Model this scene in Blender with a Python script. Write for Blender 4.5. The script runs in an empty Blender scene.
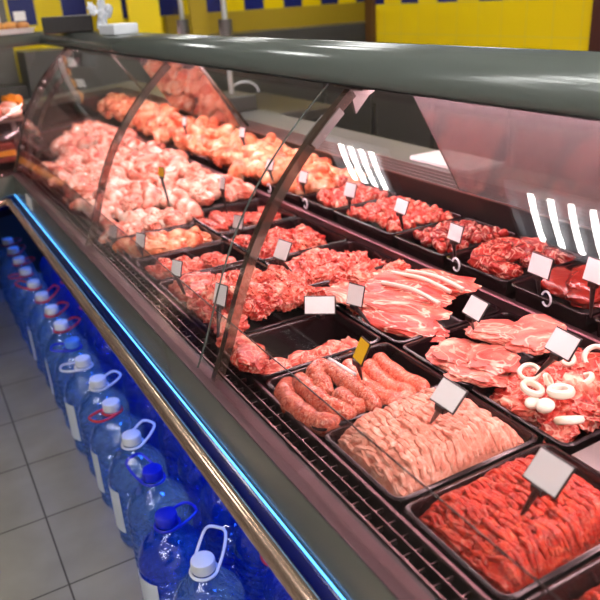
import bpy, bmesh, math, random
from mathutils import Vector, Matrix, Euler, noise
S = bpy.context.scene
COL = S.collection
PI = math.pi

# ---------------------------------------------------------------- camera
cam_d = bpy.data.cameras.new('camera'); cam = bpy.data.objects.new('camera', cam_d); COL.objects.link(cam)
yaw, pitch, roll = .48927, .40879, -.06212
cy, sy, cp, sp = math.cos(yaw), math.sin(yaw), math.cos(pitch), math.sin(pitch)
fw = Vector((sy*cp, cy*cp, -sp)); rt = Vector((cy, -sy, 0)); up = rt.cross(fw)
r2 = rt*math.cos(roll) + up*math.sin(roll); u2 = -rt*math.sin(roll) + up*math.cos(roll)
M = Matrix((r2, u2, -fw)).transposed().to_4x4(); M.translation = Vector((0, 0, 1.4814))
cam.matrix_world = M
cam_d.sensor_width = 36; cam_d.lens = 36*703.4/600; cam_d.clip_start = .02
cam_d.dof.use_dof = True; cam_d.dof.focus_distance = 1.25; cam_d.dof.aperture_fstop = 5.0
S.camera = cam
# ---------------------------------------------------------------- world, exposure
w = bpy.data.worlds.new('world'); S.world = w; w.use_nodes = True
w.node_tree.nodes['Background'].inputs[0].default_value = (.9, .93, 1, 1)
w.node_tree.nodes['Background'].inputs[1].default_value = .25
S.view_settings.view_transform = 'Standard'; S.view_settings.look = 'None'
S.view_settings.exposure = 0.3; S.view_settings.gamma = 1; S.view_settings.use_curve_mapping = False
S.cycles.max_bounces = 10; S.cycles.transparent_max_bounces = 24; S.cycles.transmission_bounces = 8
S.cycles.sample_clamp_indirect = 4; S.cycles.use_denoising = True
TUBE_L = 34.0        # ceiling tubes
CASE_L = 60.0        # pinkish tube under the canopy
LED_L = 2.2

# ---------------------------------------------------------------- materials
def srgb(c):
    return tuple((v/12.92 if v <= .04045 else ((v+.055)/1.055)**2.4) for v in c)
def mat(name, col, rough=.5, metal=0., spec=.5, emis=None, estr=0., bump=None, **kw):
    m = bpy.data.materials.new(name); m.use_nodes = True
    nt = m.node_tree; b = nt.nodes['Principled BSDF']
    b.inputs['Base Color'].default_value = (*srgb(col), 1)
    b.inputs['Roughness'].default_value = rough; b.inputs['Metallic'].default_value = metal
    b.inputs['Specular IOR Level'].default_value = spec
    if emis: b.inputs['Emission Color'].default_value = (*emis, 1); b.inputs['Emission Strength'].default_value = estr
    for k, v in kw.items(): b.inputs[k].default_value = v
    # slight wear so that no surface is perfectly even
    tc = nt.nodes.new('ShaderNodeTexCoord'); n = nt.nodes.new('ShaderNodeTexNoise')
    n.inputs['Scale'].default_value = bump[0] if bump else 30; n.inputs['Detail'].default_value = 4
    nt.links.new(tc.outputs['Object'], n.inputs['Vector'])
    bp = nt.nodes.new('ShaderNodeBump'); bp.inputs['Strength'].default_value = bump[1] if bump else .03
    bp.inputs['Distance'].default_value = bump[2] if bump else .002
    nt.links.new(n.outputs['Fac'], bp.inputs['Height']); nt.links.new(bp.outputs[0], b.inputs['Normal'])
    return m
def ramp(nt, fac, stops):
    r = nt.nodes.new('ShaderNodeValToRGB'); e = r.color_ramp.elements
    while len(e) < len(stops): e.new(.5)
    for i, (p, c) in enumerate(stops): e[i].position = p; e[i].color = (*srgb(c), 1)
    nt.links.new(fac, r.inputs[0]); return r
def meat(name, stops, scale=18, rough=.32, dist=1.5, stretch=(1, 1, 1), bscale=70, bstr=.75, det=6, vein=.5, tone=.93):
    if name.startswith('chicken') or name == 'mince_pink': tone = 1.0
    m = bpy.data.materials.new(name); m.use_nodes = True
    nt = m.node_tree; b = nt.nodes['Principled BSDF']; L = nt.links
    tc = nt.nodes.new('ShaderNodeTexCoord'); mp = nt.nodes.new('ShaderNodeMapping'); mp.inputs['Scale'].default_value = stretch
    oi = nt.nodes.new('ShaderNodeObjectInfo'); va = nt.nodes.new('ShaderNodeVectorMath'); va.operation = 'ADD'
    ms = nt.nodes.new('ShaderNodeMath'); ms.operation = 'MULTIPLY'; ms.inputs[1].default_value = 13
    L.new(oi.outputs['Random'], ms.inputs[0]); L.new(tc.outputs['Object'], mp.inputs[0])
    L.new(mp.outputs[0], va.inputs[0]); L.new(ms.outputs[0], va.inputs[1])
    n = nt.nodes.new('ShaderNodeTexNoise'); n.inputs['Scale'].default_value = scale; n.inputs['Detail'].default_value = det
    n.inputs['Distortion'].default_value = dist; L.new(va.outputs[0], n.inputs['Vector'])
    r = ramp(nt, n.outputs['Fac'], [(p_, (c_[0], c_[1], c_[2]*tone)) for p_, c_ in stops])
    nv = nt.nodes.new('ShaderNodeTexNoise'); nv.inputs['Scale'].default_value = scale*1.25; nv.inputs['Detail'].default_value = 2; nv.inputs['Distortion'].default_value = 2.2
    L.new(va.outputs[0], nv.inputs['Vector'])
    def mth(op, a, b_):
        q = nt.nodes.new('ShaderNodeMath'); q.operation = op
        for i, v in enumerate((a, b_)):
            if isinstance(v, (int, float)): q.inputs[i].default_value = v
            else: L.new(v, q.inputs[i])
        return q.outputs[0]
    ab = nt.nodes.new('ShaderNodeMath'); ab.operation = 'ABSOLUTE'; L.new(mth('SUBTRACT', nv.outputs['Fac'], .5), ab.inputs[0])
    vr = nt.nodes.new('ShaderNodeMapRange'); vr.inputs[1].default_value = .008; vr.inputs[2].default_value = .035; vr.inputs[3].default_value = vein; vr.inputs[4].default_value = 0
    L.new(ab.outputs[0], vr.inputs[0])
    mv = nt.nodes.new('ShaderNodeMix'); mv.data_type = 'RGBA'; L.new(vr.outputs[0], mv.inputs[0]); L.new(r.outputs[0], mv.inputs[6]); mv.inputs[7].default_value = (*srgb((.98, .80, .70)), 1)
    L.new(mv.outputs[2], b.inputs['Base Color'])
    n2 = nt.nodes.new('ShaderNodeTexNoise'); n2.inputs['Scale'].default_value = bscale; n2.inputs['Detail'].default_value = 3
    L.new(va.outputs[0], n2.inputs['Vector'])
    bp = nt.nodes.new('ShaderNodeBump'); bp.inputs['Strength'].default_value = bstr; bp.inputs['Distance'].default_value = .004
    L.new(n2.outputs['Fac'], bp.inputs['Height']); L.new(bp.outputs[0], b.inputs['Normal'])
    b.inputs['Roughness'].default_value = rough; b.inputs['Specular IOR Level'].default_value = .5
    return m
def thin_glass(name, tint, gloss=(1, 1, 1), f0=.04, diffuse=0., dcol=(1, 1, 1), rough=0., gain=1.):
    m = bpy.data.materials.new(name); m.use_nodes = True; nt = m.node_tree; L = nt.links
    nt.nodes.remove(nt.nodes['Principled BSDF']); out = nt.nodes['Material Output']
    t = nt.nodes.new('ShaderNodeBsdfTransparent'); t.inputs[0].default_value = (*tint, 1)
    g = nt.nodes.new('ShaderNodeBsdfGlossy'); g.inputs['Color'].default_value = (*gloss, 1); g.inputs['Roughness'].default_value = rough
    ge = nt.nodes.new('ShaderNodeNewGeometry'); d = nt.nodes.new('ShaderNodeVectorMath'); d.operation = 'DOT_PRODUCT'
    L.new(ge.outputs['Normal'], d.inputs[0]); L.new(ge.outputs['Incoming'], d.inputs[1])
    def mth(op, a, b_=None):
        q = nt.nodes.new('ShaderNodeMath'); q.operation = op
        for i, v in enumerate((a, b_)):
            if v is None: continue
            if isinstance(v, (int, float)): q.inputs[i].default_value = v
            else: L.new(v, q.inputs[i])
        q.use_clamp = op != 'ABSOLUTE'
        return q.outputs[0]
    a = mth('ABSOLUTE', d.outputs['Value']); o = mth('SUBTRACT', 1., a); p = mth('POWER', o, 5.)
    f = mth('ADD', mth('MULTIPLY', p, (1-f0)*gain), f0)
    mx = nt.nodes.new('ShaderNodeMixShader'); L.new(f, mx.inputs[0]); L.new(t.outputs[0], mx.inputs[1]); L.new(g.outputs[0], mx.inputs[2])
    last = mx
    if diffuse:
        df = nt.nodes.new('ShaderNodeBsdfDiffuse'); df.inputs[0].default_value = (*dcol, 1)
        m2 = nt.nodes.new('ShaderNodeMixShader'); m2.inputs[0].default_value = diffuse
        L.new(mx.outputs[0], m2.inputs[1]); L.new(df.outputs[0], m2.inputs[2]); last = m2
    L.new(last.outputs[0], out.inputs[0]); return m
def checker_wall(name, axis, y0):
    """yellow wall tiles 0.2 m, with a blue chequer above z = 1.38"""
    m = bpy.data.materials.new(name); m.use_nodes = True; nt = m.node_tree; L = nt.links; b = nt.nodes['Principled BSDF']
    ge = nt.nodes.new('ShaderNodeNewGeometry'); sx = nt.nodes.new('ShaderNodeSeparateXYZ'); L.new(ge.outputs['Position'], sx.inputs[0])
    def mth(op, a, b_=None, c=None):
        q = nt.nodes.new('ShaderNodeMath'); q.operation = op
        for i, v in enumerate((a, b_, c)):
            if v is None: continue
            if isinstance(v, (int, float)): q.inputs[i].default_value = v
            else: L.new(v, q.inputs[i])
        return q.outputs[0]
    h = sx.outputs[axis]; z = sx.outputs[2]
    u = mth('DIVIDE', mth('SUBTRACT', h, y0), .2); v = mth('DIVIDE', mth('SUBTRACT', z, 1.38), .2)
    par = mth('MODULO', mth('ADD', mth('ADD', mth('FLOOR', u), mth('FLOOR', v)), 100.), 2.)
    blue = mth('MULTIPLY', mth('GREATER_THAN', z, 1.38), mth('LESS_THAN', par, .5))
    fu = mth('ABSOLUTE', mth('SUBTRACT', mth('FRACT', u), .5)); fv = mth('ABSOLUTE', mth('SUBTRACT', mth('FRACT', v), .5))
    gr = mth('GREATER_THAN', mth('MAXIMUM', fu, fv), .488)
    m1 = nt.nodes.new('ShaderNodeMix'); m1.data_type = 'RGBA'; L.new(blue, m1.inputs[0])
    m1.inputs[6].default_value = (*srgb((.87, .76, .05)), 1); m1.inputs[7].default_value = (*srgb((.09, .12, .36)), 1)
    m2 = nt.nodes.new('ShaderNodeMix'); m2.data_type = 'RGBA'; L.new(gr, m2.inputs[0]); L.new(m1.outputs[2], m2.inputs[6])
    m2.inputs[7].default_value = (*srgb((.80, .72, .25)), 1)
    L.new(m2.outputs[2], b.inputs['Base Color']); b.inputs['Roughness'].default_value = .25
    return m

MT = {}
MT['grey_paint'] = mat('grey_paint', (.35, .35, .32), .25, .1)
MT['canopy'] = mat('canopy_enamel', (.315, .335, .315), .18, .1)
MT['steel'] = mat('steel', (.72, .70, .69), .28, 1.)
MT['steel_dark'] = mat('dark_steel', (.50, .47, .45), .33, .9)
MT['rib_metal'] = mat('rib_metal', (.66, .60, .56), .16, 1.)
MT['rail'] = mat('rail', (.42, .29, .31), .3, .8)
MT['grille'] = mat('grille', (.36, .28, .29), .3, .85)
MT['clamp'] = mat('clamp_metal', (.42, .41, .40), .4, .3)
MT['worktop'] = mat('worktop', (.44, .44, .43), .35, .2)
MT['rib_plexi'] = thin_glass('rib_plexi', (.46, .36, .31), gloss=(.95, .85, .8), f0=.38, rough=.05, diffuse=.10, dcol=(.35, .25, .2))
MT['frame'] = mat('frame_metal', (.26, .22, .21), .25, .7)
MT['sill_lip'] = mat('sill_lip', (.62, .60, .60), .3, .9)
MT['bronze'] = mat('bronze_tube', (.80, .68, .60), .2, .85, bump=(1, .0, .001))
MT['brown_strip'] = mat('perforated_strip', (.27, .19, .20), .42, .6, bump=(900, .5, .001))
MT['blackpl'] = mat('black_plastic', (.10, .075, .08), .28)
MT['tray'] = mat('tray_plastic', (.12, .065, .078), .18)
MT['deck'] = mat('deck_dark', (.10, .085, .09), .35, .3)
MT['white'] = mat('white_card', (.90, .89, .89), .45)
MT['silver_card'] = mat('silver_card', (.84, .82, .82), .35, .1)
MT['yellow_card'] = mat('yellow_card', (.93, .72, .10), .45)
MT['floor_dark'] = mat('dark_cabinet', (.27, .26, .245), .4)
MT['white_plastic'] = mat('white_plastic', (.88, .89, .92), .35)
MT['red_plastic'] = mat('red_plastic', (.74, .10, .08), .3)
MT['blue_plastic'] = mat('blue_plastic', (.06, .12, .72), .3)
MT['pale_blue_plastic'] = mat('pale_blue_plastic', (.35, .55, .85), .3)
MT['label'] = mat('bottle_label', (.82, .84, .88), .5)
MT['pale_steel'] = mat('pale_steel', (.80, .80, .79), .35, .6)
MT['yellow_board'] = mat('yellow_board', (.92, .80, .07), .4)
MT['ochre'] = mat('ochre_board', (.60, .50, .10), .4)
MT['bun'] = meat('bun_crust', [(.3, (.60, .33, .13)), (.6, (.85, .60, .32))], 12, .5, bstr=.2, vein=0)
MT['cream'] = mat('cream', (.95, .80, .74), .5)
MT['orange'] = mat('orange', (.9, .55, .12), .5)
MT['dark_red'] = mat('dark_red', (.45, .12, .08), .4)
MT['glass'] = thin_glass('case_glass', (.985, .985, .98), f0=.035, gain=.8)
MT['glass_edge'] = mat('glass_edge', (.30, .34, .32), .15)
MT['plexi'] = thin_glass('sliding_panel', (.70, .68, .68), f0=.14, gain=.9, diffuse=.38, dcol=(.38, .39, .40), rough=.12)
MT['mirror_plexi'] = thin_glass('mirror_panel', (.55, .53, .53), f0=.62, gain=.6, diffuse=.12, dcol=(.6, .56, .55), rough=.03)
MT['guard'] = thin_glass('guard_glass', (.97, .97, .97), f0=.03)
MT['led'] = mat('led_strip', (.2, .6, 1), .4, emis=(.10, .45, 1.), estr=LED_L)
MT['led_lit_navy'] = mat('led_channel', (.03, .06, .30), .2)  # navy colour holds the strip's blue light on channel and plinth
MT['case_tube'] = mat('case_tube', (1, .9, .9), .4, emis=(1, .60, .65), estr=CASE_L)
MT['tube'] = mat('ceiling_tube', (1, 1, 1), .4, emis=(1, .97, .92), estr=TUBE_L)
MT['chicken'] = meat('chicken_flesh', [(.30, (.66, .22, .15)), (.43, (.87, .46, .37)), (.54, (.97, .72, .63)), (.64, (1., .92, .85))], 14, .26, vein=.3)
MT['chicken2'] = meat('chicken_skin_on', [(.28, (.70, .22, .14)), (.43, (.88, .43, .28)), (.56, (.96, .66, .48)), (.70, (1., .90, .78))], 13, .26, vein=.3)
MT['pork'] = meat('pork', [(.28, (.60, .14, .13)), (.44, (.78, .30, .27)), (.58, (.88, .46, .41)), (.70, (.97, .80, .75))], 18, .24)
MT['pork_red'] = meat('pork_red', [(.28, (.52, .09, .08)), (.45, (.70, .19, .17)), (.60, (.82, .34, .29)), (.72, (.95, .70, .64))], 18, .24)
MT['steak'] = meat('pork_steak', [(.28, (.72, .28, .28)), (.5, (.84, .44, .42)), (.64, (.90, .56, .53)), (.72, (.98, .84, .80))], 10, .24, vein=.6)
MT['rib'] = meat('rib_meat', [(.32, (.60, .12, .11)), (.48, (.78, .28, .25)), (.60, (.88, .44, .39)), (.68, (.97, .80, .75))], 11, .26, stretch=(.6, 1.8, 1.6), vein=.8)
MT['beef'] = meat('beef', [(.3, (.38, .05, .05)), (.5, (.54, .10, .09)), (.66, (.66, .19, .16)), (.76, (.86, .52, .46))], 18, .24, vein=.45)
MT['liver'] = meat('liver', [(.3, (.40, .06, .05)), (.6, (.53, .13, .10)), (.8, (.62, .24, .19))], 7, .14, bstr=.2, vein=.06)
MT['mince_red'] = meat('mince_red', [(.3, (.54, .06, .035)), (.5, (.72, .14, .08)), (.66, (.83, .28, .17)), (.75, (.93, .60, .48))], 60, .34, vein=.25)
MT['mince_pink'] = meat('mince_pink', [(.3, (.80, .44, .36)), (.5, (.89, .58, .49)), (.7, (.95, .76, .69))], 60, .36, vein=.25)
MT['sausage_dark'] = meat('sausage_dark', [(.3, (.52, .16, .12)), (.5, (.70, .28, .22)), (.66, (.82, .44, .36)), (.76, (.94, .72, .64))], 75, .2, bstr=.35, vein=.55)
MT['sausage_pale'] = meat('sausage_pale', [(.3, (.66, .20, .15)), (.5, (.82, .36, .29)), (.66, (.90, .50, .42)), (.76, (.97, .78, .7))], 75, .2, bstr=.35, vein=.55)
MT['onion'] = meat('onion', [(.3, (.93, .88, .76)), (.6, (.98, .96, .90))], 8, .3, bstr=.1, vein=0, tone=1.)
def water_mat(name, tint, deep, dif):
    m = thin_glass(name, deep, f0=.17, gain=1.5, diffuse=dif, dcol=tint, rough=.02); nt = m.node_tree; L = nt.links
    tc = nt.nodes.new('ShaderNodeTexCoord'); n = nt.nodes.new('ShaderNodeTexNoise'); n.inputs['Scale'].default_value = 19; n.inputs['Detail'].default_value = 1
    L.new(tc.outputs['Object'], n.inputs['Vector']); bp = nt.nodes.new('ShaderNodeBump'); bp.inputs['Strength'].default_value = 1.; bp.inputs['Distance'].default_value = .022
    L.new(n.outputs['Fac'], bp.inputs['Height'])
    for q in nt.nodes:
        if q.type in ('BSDF_GLOSSY',): L.new(bp.outputs[0], q.inputs['Normal'])
        if q.type == 'VECT_MATH': L.new(bp.outputs[0], q.inputs[0])
    gl = nt.nodes.new('ShaderNodeBsdfGlass'); gl.inputs['IOR'].default_value = 1.3; gl.inputs['Color'].default_value = (*[v**.5 for v in deep], 1); gl.inputs['Roughness'].default_value = .02
    L.new(bp.outputs[0], gl.inputs['Normal']); out = nt.nodes['Material Output']; prev = out.inputs[0].links[0].from_socket
    mx = nt.nodes.new('ShaderNodeMixShader'); mx.inputs[0].default_value = .45; L.new(prev, mx.inputs[1]); L.new(gl.outputs[0], mx.inputs[2]); L.new(mx.outputs[0], out.inputs[0])
    return m
MT['water'] = water_mat('clear_bottle', (.16, .42, .85), (.70, .86, .99), .13)
MT['water_blue'] = water_mat('blue_and_led_lit_bottle', (.02, .10, .75), (.14, .36, .98), .16)

# ---------------------------------------------------------------- mesh helpers
def obj(name, bm, m, parent=None, smooth=False, loc=None):
    me = bpy.data.meshes.new(name); bmesh.ops.recalc_face_normals(bm, faces=bm.faces[:])
    if smooth:
        for e in bm.edges:
            if len(e.link_faces) == 2 and e.calc_face_angle(0) > .7: e.smooth = False
    bm.to_mesh(me); bm.free()
    me.materials.append(m)
    if smooth:
        for p in me.polygons: p.use_smooth = True
    o = bpy.data.objects.new(name, me); COL.objects.link(o)
    if parent: o.parent = parent
    if loc is not None: o.location = loc
    return o
def tag(o, label, cat, group=None, kind=None):
    o['label'] = label; o['category'] = cat
    if group: o['group'] = group
    if kind: o['kind'] = kind
    return o
def thing(name, label, cat, loc=(0, 0, 0), rz=0, group=None):
    o = bpy.data.objects.new(name, None); COL.objects.link(o); o.location = loc; o.rotation_euler = (0, 0, rz)
    o.empty_display_size = .05
    return tag(o, label, cat, group)
def struct(name, bm, m):
    o = obj(name, bm, m); o['kind'] = 'structure'; return o
def dup(root, loc, rot=None, label=None, group=None, scale=None):
    r = root.copy(); COL.objects.link(r); r.location = loc
    if rot is not None: r.rotation_euler = rot
    if scale is not None: r.scale = scale
    if label: r['label'] = label
    if group: r['group'] = group
    for ch in list(root.children):
        c = ch.copy(); COL.objects.link(c); c.parent = r
        for g in ch.children:
            d = g.copy(); COL.objects.link(d); d.parent = c
    return r
def box(bm, x0, x1, y0, y1, z0, z1, mtx=None):
    v = [bm.verts.new((x, y, z)) for z in (z0, z1) for y in (y0, y1) for x in (x0, x1)]
    if mtx: bmesh.ops.transform(bm, matrix=mtx, verts=v)
    for f in ((0, 1, 3, 2), (4, 6, 7, 5), (0, 4, 5, 1), (2, 3, 7, 6), (0, 2, 6, 4), (1, 5, 7, 3)): bm.faces.new([v[i] for i in f])
    return v
def boxes(*a):
    bm = bmesh.new()
    for b in a: box(bm, *b)
    return bm
def bevel(bm, r, seg=2):
    bmesh.ops.bevel(bm, geom=bm.edges[:], offset=r, segments=seg, affect='EDGES', profile=.5); return bm
def tube(bm, pts, rad, seg=10, closed=False, taper=None, cap=True):
    pts = [Vector(p) for p in pts]; n = len(pts); rings = []; prev = None
    for i, p in enumerate(pts):
        if closed: t = pts[(i+1) % n]-pts[i-1]
        else: t = pts[min(i+1, n-1)]-pts[max(i-1, 0)]
        t.normalize()
        a = prev if prev is not None else (Vector((0, 0, 1)) if abs(t.z) < .9 else Vector((1, 0, 0)))
        a = (a - t*a.dot(t)).normalized(); b = t.cross(a); prev = a
        r = rad*(taper[i] if taper else 1)
        rings.append([bm.verts.new(p + (a*math.cos(2*PI*k/seg) + b*math.sin(2*PI*k/seg))*r) for k in range(seg)])
    for i in range(n if closed else n-1):
        A, B = rings[i], rings[(i+1) % n]
        for k in range(seg): bm.faces.new((A[k], A[(k+1) % seg], B[(k+1) % seg], B[k]))
    if not closed and cap:
        bm.faces.new(rings[0][::-1]); bm.faces.new(rings[-1])
    return rings
def smooth_path(pts, n=6):
    pts = [Vector(p) for p in pts]; out = []
    for i in range(len(pts)-1):
        p0 = pts[max(i-1, 0)]; p1 = pts[i]; p2 = pts[i+1]; p3 = pts[min(i+2, len(pts)-1)]
        for k in range(n):
            t = k/n
            out.append(.5*((2*p1) + (p2-p0)*t + (2*p0-5*p1+4*p2-p3)*t*t + (3*p1-p0-3*p2+p3)*t**3))
    out.append(pts[-1]); return out
def lathe(bm, prof, seg=32, cx=0, cy=0, wob=None, capb=True, capt=True):
    rings = []
    for r, z in prof:
        rings.append([bm.verts.new((cx + r*(wob(2*PI*k/seg, z) if wob else 1)*math.cos(2*PI*k/seg),
                                    cy + r*(wob(2*PI*k/seg, z) if wob else 1)*math.sin(2*PI*k/seg), z)) for k in range(seg)])
    for A, B in zip(rings, rings[1:]):
        for k in range(seg): bm.faces.new((A[k], A[(k+1) % seg], B[(k+1) % seg], B[k]))
    if capb: bm.faces.new(rings[0][::-1])
    if capt: bm.faces.new(rings[-1])
# the end plane of the case slants where it meets the corner
E0 = Vector((.36, 3.15)); SL = 1.7; EU = Vector((1, SL)).normalized()
def yend(x): return 3.15 + (x-.36)*SL
def REF(x, y):
    p = Vector((x, y)) - E0; q = E0 + 2*p.dot(EU)*EU - p; return q.x, q.y
YN = -.25
def extrude(bm, prof, y0=None, y1=None, n=1):
    """closed (x, z) outline drawn along the counter; y1 None: up to the slanted end"""
    y0 = YN if y0 is None else y0
    rings = []
    for i in range(n+1):
        t = i/n
        rings.append([bm.verts.new((x, y0 + t*((yend(x) if y1 is None else y1)-y0), z)) for x, z in prof])
    m = len(prof)
    for A, B in zip(rings, rings[1:]):
        for k in range(m): bm.faces.new((A[k], A[(k+1) % m], B[(k+1) % m], B[k]))
    bm.faces.new(rings[0]); bm.faces.new(rings[-1][::-1])
    return bm
def ex(prof, y0=None, y1=None): return extrude(bmesh.new(), prof, y0, y1)
def rect(x0, x1, z0, z1): return [(x0, z0), (x1, z0), (x1, z1), (x0, z1)]
def reflect(o):
    """mirror a finished mesh across the slanted end: the second case round the corner"""
    for v in o.data.vertices:
        p = Vector((v.co.x, v.co.y)) - E0; q = E0 + 2*p.dot(EU)*EU - p; v.co.x, v.co.y = q.x, q.y
    o.data.flip_normals()
GP = [(.36, .86), (.38, .905), (.406, .969), (.441, 1.057), (.465, 1.104), (.50, 1.165), (.545, 1.218), (.588, 1.265), (.63, 1.304), (.669, 1.337)]
def fit(pts, deg):
    # least squares x(z), so that reflections in the pane run smoothly
    n = deg+1; zm = 1.1; A = [[0.]*(n+1) for _ in range(n)]
    for x, z in pts:
        for i in range(n):
            for j in range(n): A[i][j] += (z-zm)**(i+j)
            A[i][n] += x*(z-zm)**i
    for i in range(n):
        p = max(range(i, n), key=lambda q: abs(A[q][i])); A[i], A[p] = A[p], A[i]
        for q in range(n):
            if q != i:
                f = A[q][i]/A[i][i]
                for j in range(i, n+1): A[q][j] -= f*A[i][j]
    c = [A[i][n]/A[i][i] for i in range(n)]
    return lambda z: sum(c[i]*(z-zm)**i for i in range(n))
GF = fit(GP, 4)
GS = [(GF(.86+.477*k/36), .86+.477*k/36) for k in range(37)]
def offset(path, d):
    out = []
    for i, (x, z) in enumerate(path):
        a = path[max(i-1, 0)]; b = path[min(i+1, len(path)-1)]
        tx, tz = b[0]-a[0], b[1]-a[1]; l = math.hypot(tx, tz); out.append((x + d*tz/l, z - d*tx/l))
    return out
def band(d0, d1): return offset(GS, d0) + offset(GS, d1)[::-1]

# ---------------------------------------------------------------- the room
fl = bmesh.new(); box(fl, -5, 3.3, -3.5, 6.2, -.05, 0)
def floor_mat():
    m = bpy.data.materials.new('floor_tiles'); m.use_nodes = True; nt = m.node_tree; L = nt.links; b = nt.nodes['Principled BSDF']
    ge = nt.nodes.new('ShaderNodeNewGeometry'); mp = nt.nodes.new('ShaderNodeMapping')
    mp.inputs['Location'].default_value = (-.0956+3.3, -(2.653 % .33)+3.3, 0)
    L.new(ge.outputs['Position'], mp.inputs[0])
    br = nt.nodes.new('ShaderNodeTexBrick'); br.offset = 0; br.inputs['Scale'].default_value = 1
    br.inputs['Brick Width'].default_value = .33; br.inputs['Row Height'].default_value = .33; br.inputs['Mortar Size'].default_value = .0028
    br.inputs['Mortar Smooth'].default_value = .2
    br.inputs['Color1'].default_value = (*srgb((.575, .55, .51)), 1); br.inputs['Color2'].default_value = (*srgb((.56, .535, .495)), 1)
    br.inputs['Mortar'].default_value = (*srgb((.20, .17, .14)), 1)
    L.new(mp.outputs[0], br.inputs['Vector'])
    n = nt.nodes.new('ShaderNodeTexNoise'); n.inputs['Scale'].default_value = 7; n.inputs['Detail'].default_value = 6; L.new(ge.outputs['Position'], n.inputs['Vector'])
    r = ramp(nt, n.outputs['Fac'], [(.3, (.90, .90, .90)), (.7, (1, 1, 1))])
    mx = nt.nodes.new('ShaderNodeMix'); mx.data_type = 'RGBA'; mx.blend_type = 'MULTIPLY'; mx.inputs[0].default_value = 1
    L.new(br.outputs[0], mx.inputs[6]); L.new(r.outputs[0], mx.inputs[7]); L.new(mx.outputs[2], b.inputs['Base Color'])
    b.inputs['Roughness'].default_value = .38; return m
struct('floor', fl, floor_mat())
yw = checker_wall('yellow_tiles_back', 0, .12); yw2 = checker_wall('yellow_tiles_side', 1, .19)
struct('wall_back', boxes((.9, 5.2, 6.2, 6.3, 0, 3.05)), yw)
struct('wall_back_aisle', boxes((-5, .9, 6.2, 6.3, 0, 3.05)), mat('dim_wall', (.36, .34, .32), .6))
struct('wall_back_dim_slab', boxes((2.15, 4.4, 6.13, 6.19, 1.12, 1.38)), MT['ochre'])  # ochre slab added here; its darker colour stands in for dim light
struct('wall_back_lower', boxes((.9, 5.1, 5.75, 6.12, 0, 1.21), (-2, .9, 5.9, 6.19, 0, .97)), MT['floor_dark'])
struct('wall_right', boxes((3.3, 3.4, 2.70, 4.70, 0, 3.05)), yw2)
struct('wall_passage', boxes((5.1, 5.2, -3.5, 6.2, 0, 3.05)), mat('ochre_wall', (.62, .55, .10), .3))
struct('trim_1', boxes((3.27, 3.43, 4.70, 4.80, 0, 3.05)), mat('dark_post', (.28, .17, .06), .4))
struct('trim_2', boxes((3.26, 3.44, 2.58, 2.70, 0, 3.05)), mat('brown_post', (.22, .08, .05), .4))
pale = mat('pale_wall', (.72, .72, .70), .6)
struct('wall_left', boxes((-5.1, -5, -3.5, 6.2, 0, 3.05)), pale)
struct('wall_front', boxes((-5, 5.2, -3.6, -3.5, 0, 3.05)), pale)
struct('wall_near_right', boxes((3.3, 3.4, -3.5, 2.58, 0, 3.05)), mat('dark_wall', (.25, .20, .17), .5))
struct('ceiling', boxes((-5.1, 5.2, -3.6, 6.3, 3.05, 3.15)), mat('ceiling_panels', (.62, .62, .60), .7))
fl2 = bmesh.new(); box(fl2, 3.3, 5.2, -3.5, 6.2, -.05, 0); struct('floor_passage', fl2, MT['floor_dark'])

# ceiling luminaires: louvred squares of four tubes
def luminaire(cx, cy_, label, first=[None]):
    if first[0]: return dup(first[0], (cx, cy_, 3.05), label=label)
    t = thing('ceiling_light', label, 'ceiling light', (cx, cy_, 3.05), 0, 'ceiling lights over the shop floor')
    obj('housing', boxes((-.3, .3, -.3, .3, -.02, -.005), (-.3, -.285, -.3, .3, -.07, -.02), (.285, .3, -.3, .3, -.07, -.02),
        (-.285, .285, -.3, -.285, -.07, -.02), (-.285, .285, .285, .3, -.07, -.02)), MT['white_plastic'], t)
    for k in range(4):
        bm = bmesh.new(); y = -.165 + .11*k; tube(bm, [(-.22, y, -.045), (.22, y, -.045)], .014, 10); obj('tube', bm, MT['tube'], t, True)
    first[0] = t; return t
for x, y in [(a, b) for a in (-4.2, -.25, 1.4, 2.6) for b in (-2.6, -1.1, -.1, 1.985, 3.535) if a > -4 or b < 0] + [(-1.9, -2.6), (-1.9, -1.1), (-1.05, -.1), (-1.9, -.1), (-1.05, -1.1), (.5, -.1), (.5, -1.1), (-2.9, -.3), (-3.0, -1.9), (1.4, 5.1), (2.6, 5.1), (4.4, 5.0), (4.4, 2.0)]:  # some behind the viewpoint are added only to light the aisle and bottles
    luminaire(x, y, 'square ceiling light with four white tubes')

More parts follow.
